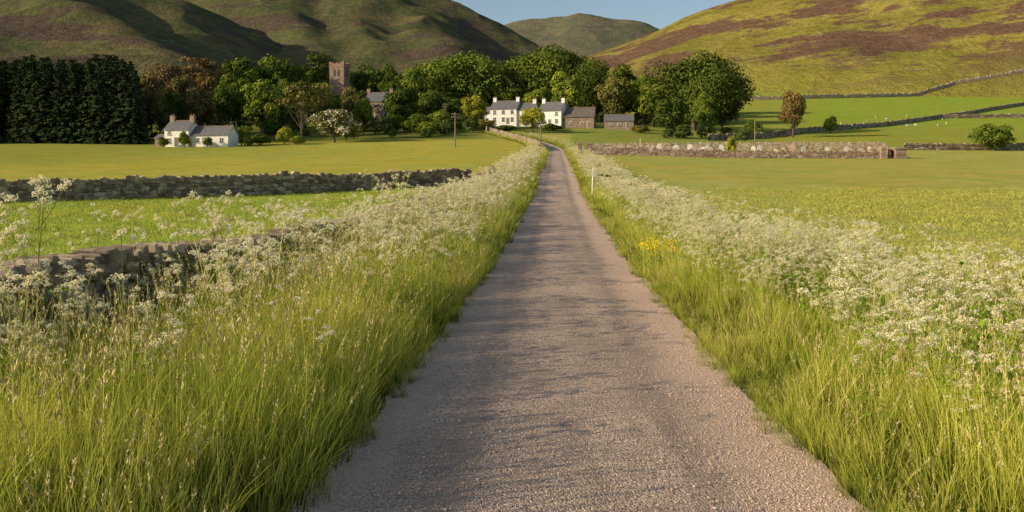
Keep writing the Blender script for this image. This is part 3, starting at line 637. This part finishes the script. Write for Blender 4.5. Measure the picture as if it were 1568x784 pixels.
# ------------------------------------------------------------ buildings
M_WHITE=simple('white_render',(.74,.72,.66),(.82,.80,.75),1.2,.8,.2,.01)
M_STONE=simple('brown_stone',(.22,.16,.12),(.34,.25,.19),2.5,.9,.5,.05)
M_RED=simple('red_sandstone',(.25,.165,.12),(.35,.245,.185),1.6,.9,.5,.06)
M_TRIM=simple('painted_trim',(.70,.70,.68),(.78,.78,.76),2,.5,.05,.002)
def slate(name,a,b):
    m,nt=newmat(name); v=ocoord(nt); br=nd(nt,'ShaderNodeTexBrick'); setin(nt,br.inputs['Vector'],mapping(nt,v,(1,1,1),(math.radians(90),0,0))); br.inputs['Scale'].default_value=2.2; br.inputs['Color1'].default_value=(*a,1); br.inputs['Color2'].default_value=(*b,1); br.inputs['Mortar'].default_value=(a[0]*.4,a[1]*.4,a[2]*.4,1); br.inputs['Mortar Size'].default_value=.03
    prin(nt,mix(nt,mr(nt,noise(nt,v,1.5,4),.4,.7,0,.5),br.outputs[0],b),.6,bump(nt,br.outputs['Fac'],.4,.02),.4); return m
M_SLATE=slate('roof_slate',(.13,.125,.13),(.21,.20,.20)); M_SLATE2=slate('roof_brown_slate',(.14,.11,.095),(.22,.175,.15))
m,nt=newmat('window_glass'); prin(nt,(.03,.035,.04),.08,None,.6); M_GLASS=m
def house(name,b,d,rz,L,W,eh,rh,wm,rm,wins=(),chim=(),door=None,z=None,cm=None):
    x_=sx(b,d); e=bpy.data.objects.new(name,None); scene.collection.objects.link(e); e.location=(x_,d,(gz(x_,d) if z is None else z)); e.rotation_euler=(0,0,rz)
    return houseparts(e,L,W,eh,rh,wm,rm,wins,chim,door,(0,0,0),cm)
def houseparts(e,L,W,eh,rh,wm,rm,wins,chim,door,o,cm=None):
    ox,oy,oz=o; mb=MB(); l,w=L/2,W/2
    V=[(-l,-w,-1.5),(l,-w,-1.5),(l,w,-1.5),(-l,w,-1.5),(-l,-w,eh),(l,-w,eh),(l,w,eh),(-l,w,eh),(-l,0,rh),(l,0,rh)]
    mb.add(np.array(V)+[ox,oy,0],[(0,1,5,4),(2,3,7,6)]); 
    mb.f.append(np.array([[1,2,6,9,5],[3,0,4,8,7]])); mb.m.append(np.zeros(2,int)); obj('walls',mb.mesh('walls',[wm]),parent=e)
    mb=MB(); ov=.3; sl=(rh-eh)/w; 
    for s in (-1,1):
        a=np.array([(-l-ov*.6,s*(w+ov),eh-ov*sl+.06),(l+ov*.6,s*(w+ov),eh-ov*sl+.06),(l+ov*.6,0,rh+.06),(-l-ov*.6,0,rh+.06)]); bq=a+[0,0,.16]
        mb.add(np.concatenate([a,bq])+[ox,oy,0],[(0,1,2,3),(7,6,5,4),(0,4,5,1),(1,5,6,2),(3,7,4,0)])
    obj('roof',mb.mesh('roof',[rm]),parent=e)
    mb=MB(); box(mb,(ox,oy,rh+.26),(L+.3,.28,.14)); obj('ridge',mb.mesh('ridge',[M_RED]),parent=e)
    mb=MB()
    for s,zc,ww,hh in wins:
        y0=-w+oy; box(mb,(ox+s,y0-.02,zc),(ww+.24,.06,hh+.24),0); box(mb,(ox+s,y0-.04,zc),(ww,.06,hh),1); box(mb,(ox+s,y0-.065,zc),(.06,.05,hh),0); box(mb,(ox+s,y0-.063,zc),(ww,.05,.06),0); box(mb,(ox+s,y0-.1,zc-hh/2-.12),(ww+.4,.2,.1),2)
        box(mb,(ox+s,w+oy+.02,zc),(ww,.06,hh),1)
    if wins: obj('windows',mb.mesh('windows',[M_TRIM,M_GLASS,M_STONE]),parent=e)
    if door is not None:
        mb=MB(); box(mb,(ox+door,-w+oy-.03,1.05),(1.2,.08,2.2),0); box(mb,(ox+door,-w+oy-.05,1.02),(.95,.1,2.),1); obj('door',mb.mesh('door',[M_TRIM,M_WOOD]),parent=e)
    for c in chim:
        mb=MB(); box(mb,(ox+c,oy,rh+.35),(1.1,.75,1.7)); box(mb,(ox+c,oy,rh+1.24),(1.25,.9,.16)); 
        for q in (-.3,.3): tube(mb,[(ox+c+q,oy,rh+1.3),(ox+c+q,oy,rh+1.75)],[.15,.12],8,1)
        obj('chimney',mb.mesh('chimney',[cm or wm,M_RED]),parent=e)
    return e
e=house('white_cottage',280,203,-.2,6.,5.2,3.8,5.7,M_WHITE,M_SLATE,[(-1.8,1.3,.8,1.),(1.8,1.3,.8,1.),(-1.8,3.1,.75,.75),(1.8,3.1,.75,.75)],(-2.5,2.5),0.,cm=M_RED)
houseparts(e,9.2,4.6,2.6,4.4,M_WHITE,M_SLATE,[(-3,1.4,.85,.9),(0,1.4,.85,.9),(3,1.4,.85,.9)],(),None,(7.7,.5,0))
houseparts(e,2.8,3.,1.9,2.6,M_STONE,M_SLATE,[],(),None,(-5.4,1.,0))
e=house('white_house',776,288,-.35,9.,6.5,4.9,7.4,M_WHITE,M_SLATE,[(-3,1.5,.9,1.2),(0,1.5,.9,1.2),(3,1.5,.9,1.2),(-3,3.9,.9,1.1),(0,3.9,.9,1.1),(3,3.9,.9,1.1)],(-4,3.9),1.5,z=14.6)
houseparts(e,5.,5.5,3.6,5.6,M_WHITE,M_SLATE,[(-1,1.5,.9,1.),(1.2,1.5,.9,1.)],(),None,(-7.,.2,0)); houseparts(e,5.5,6.,4.4,6.6,M_WHITE,M_SLATE,[(-1.2,1.5,.9,1.),(1.2,1.5,.9,1.),(0,3.5,.9,1.)],(2.2,),None,(7.25,.4,0))
e=house('white_house',848,282,-.5,8.,6.,4.8,7.4,M_WHITE,M_SLATE,[(-2.4,1.5,.9,1.2),(2.4,1.5,.9,1.2),(-2.4,3.8,.9,1.1),(2.4,3.8,.9,1.1)],(-3.4,3.4),0.,z=13.8)
e=house('stone_barn',888,280,-.2,9.5,6.,3.6,6.4,M_STONE,M_SLATE2,[(-2.5,1.6,.8,.8),(1,1.6,.8,.8)],(-4.2,),3.2,z=13.)
e=house('stone_cottage',948,276,-.15,9.,5.,2.3,4.1,M_STONE,M_SLATE,[(-2.5,1.2,.8,.8),(0,1.2,.8,.8)],(),2.7,z=12.8)
e=house('red_stone_house',582,285,-.2,9.,7.,6.2,9.,M_RED,M_SLATE,[(-3.,4.6,.9,1.3),(0,4.6,.9,1.3),(3.,4.6,.9,1.3),(-3.,1.8,.9,1.3),(3.,1.8,.9,1.3)],(-3.8,3.8),0.,z=15.5)
houseparts(e,4.,8.,5.6,8.,M_RED,M_SLATE,[(0,4.4,.9,1.2)],(0,),None,(-6.3,0,0))
x_=sx(520,313); e=bpy.data.objects.new('church',None); scene.collection.objects.link(e); zt=sz(97,313); z0=15.; Ht=zt-z0; e.location=(x_,313,z0); e.rotation_euler=(0,0,-.2)
mb=MB(); w=5.4
box(mb,(0,0,Ht/2-1),(w,w,Ht+2-.6)); 
for zz in (Ht*.33,Ht*.62,Ht-1.35): box(mb,(0,0,zz),(w+.3,w+.3,.25))
for s1 in (-1,1):
    for s2 in (-1,1): box(mb,(s1*(w/2-.2),s2*(w/2-.2),Ht*.3-1),(1.1,1.1,Ht*.6+2)); box(mb,(s1*(w/2-.35),s2*(w/2-.35),Ht-.25),(.9,.9,1.1))
for k in range(5):
    for s1 in (-1,1):
        q=-w/2+1.15+k*.78
        if k%2==0: box(mb,(q+.0,s1*(w/2-.2),Ht-.35),(.7,.35,.8)); box(mb,(s1*(w/2-.2),q,Ht-.35),(.35,.7,.8))
for s1 in (-1,1): box(mb,(0,s1*(w/2-.2),Ht-.85),(w-1.85,.36,.8)); box(mb,(s1*(w/2-.2),0,Ht-.85),(.36,w-1.85,.8))
obj('tower',mb.mesh('tower',[M_RED]),parent=e)
mb=MB()
for a in range(4):
    def rt(p): 
        for _ in range(a): p=(-p[1],p[0],p[2])
        return p
    for q in (-.75,.75):
        pr=[(-.42,-1.2),(.42,-1.2),(.42,.6),(.25,1.05),(0,1.35),(-.25,1.05),(-.42,.6)]
        V=[rt((q+i,-w/2-.03,Ht-3.6+j)) for i,j in pr]; mb.add(V,[list(range(7))],0)
    pr=[(-.2,-.7),(.2,-.7),(.2,.4),(0,.75),(-.2,.4)]; mb.add([rt((i,-w/2-.03,Ht*.5+j)) for i,j in pr],[list(range(5))],0)
obj('belfry_openings',mb.mesh('belfry_openings',[M_GLASS]),parent=e)
houseparts(e,14.,7.5,5.5,9.,M_RED,M_SLATE2,[(-5,3.6,1.,2.2),(-1.5,3.6,1.,2.2),(2,3.6,1.,2.2),(5.5,3.6,1.,2.2)],(),None,(9.8,0,0))

# ------------------------------------------------------------ poles, sign, sheep
def pole(b,d,top,arm=True):
    x_=sx(b,d); z0=gz(x_,d); H=sz(top,d)-z0; mb=MB(); tube(mb,[(0,0,-.5),(0,0,H*.5),(0,0,H)],[.16,.14,.11],8)
    if arm:
        for q in (.5,1.1): box(mb,(0,0,H-q),(1.6,.1,.12)); [tube(mb,[(i,0,H-q+.05),(i,0,H-q+.25)],[.05,.04],6,1) for i in (-.7,-.35,.35,.7)]
    obj('telegraph_pole',mb.mesh('telegraph_pole',[M_WOOD,M_TRIM]),(x_,d,z0),(0,0,.3))
pole(697,190,172); pole(828,165,184); pole(682,262,158); pole(1156,205,182,False)
mb=MB(); tube(mb,[(0,0,-.2),(0,0,1.55)],[.045,.045],10); box(mb,(0,-.055,1.36),(.16,.03,.36)); box(mb,(0,-.072,1.36),(.11,.006,.30),1); tube(mb,[(0,0,1.55),(0,0,1.6)],[.05,.02],10)
M_GREY=simple('galvanised_post',(.62,.62,.60),(.72,.72,.70),5,.5,.1,.002)
x_=sx(907,52); obj('road_marker_post',mb.mesh('road_marker_post',[M_TRIM,M_GREY]),(x_,52,gz(x_,52)+.15),(0,.03,0))
def sheepmesh(graze):
    mb=MB(); P=[(-.55,0,.62),(-.48,0,.64),(-.25,0,.66),(.05,0,.65),(.3,0,.68),(.45,0,.7),(.52,0,.72)]; tube(mb,P,[.08,.22,.28,.29,.27,.2,.1],10,0)
    nk=[(.45,0,.74),(.62,0,.6 if graze else .92)]; tube(mb,nk,[.15,.09],8,0); h0=np.array(nk[1]); dr=np.array([.1,0,-.2]) if graze else np.array([.2,0,-.04]); tube(mb,[h0-dr*.2,h0+dr*.3,h0+dr,h0+dr*1.2],[.07,.085,.05,.02],8,1)
    for s in (-1,1): quads(mb,np.array([h0+[0,s*.1,.04]]),np.array([[1,0,.3]]),.06,1)
    for xx,k in ((-.42,1),(.35,0)):
        for s in (-1,1):
            if k: L=[(xx,s*.13,.6),(xx+.08,s*.13,.42),(xx-.05,s*.13,.25),(xx-.02,s*.13,0)]
            else: L=[(xx,s*.12,.6),(xx+.01,s*.12,.28),(xx,s*.12,0)]
            tube(mb,L,[.1,.07,.035,.03] if k else [.08,.04,.03],6,1)
    tube(mb,[(-.55,0,.66),(-.62,0,.5),(-.62,0,.38)],[.05,.04,.02],6,0); return mb.mesh('sheep',[M_WOOL,M_FACE],True)
M_WOOL=simple('sheep_wool',(.56,.52,.42),(.68,.65,.55),8,.95,.6,.03); M_FACE=simple('sheep_face',(.45,.42,.36),(.6,.56,.5),8,.9)
sm_=[sheepmesh(True),sheepmesh(False)]; rg=np.random.default_rng(21)
for i in range(16):
    b=rg.uniform(1285,1450); d=rg.uniform(335,400); x_=sx(b,d); obj('sheep',sm_[int(rg.random()<.3)],(x_,d,gz(x_,d)),(0,0,rg.random()*6.28))

# ------------------------------------------------------------ light, sky, camera
el=math.radians(20); az=math.radians(18)
sv=Vector((-math.cos(el)*math.cos(az),-math.cos(el)*math.sin(az),math.sin(el)))
sun=bpy.data.lights.new('sun','SUN'); sun.energy=5.; sun.angle=math.radians(.5); sun.color=(1.,.84,.58)
so=bpy.data.objects.new('sun',sun); so.rotation_euler=sv.to_track_quat('Z','Y').to_euler(); scene.collection.objects.link(so)
w=bpy.data.worlds.new('World'); scene.world=w; w.use_nodes=True; nt=w.node_tree; bg=nt.nodes['Background']
sk=nt.nodes.new('ShaderNodeTexSky'); sk.sky_type='NISHITA'; sk.sun_disc=False; sk.sun_elevation=el; sk.sun_rotation=math.atan2(sv.x,sv.y); sk.air_density=1.; sk.dust_density=1.2; sk.ozone_density=1.
nt.links.new(sk.outputs[0],bg.inputs[0]); bg.inputs[1].default_value=.125
cam=bpy.data.cameras.new('camera'); cam.sensor_width=36; cam.lens=36*F/1568; cam.shift_y=-142/1568; cam.clip_end=20000; cam.clip_start=.05
co=bpy.data.objects.new('camera',cam); co.location=(0,0,EYE); co.rotation_euler=(math.radians(90),0,0); scene.collection.objects.link(co); scene.camera=co
scene.view_settings.view_transform='Standard'; scene.view_settings.look='None'; scene.view_settings.exposure=0
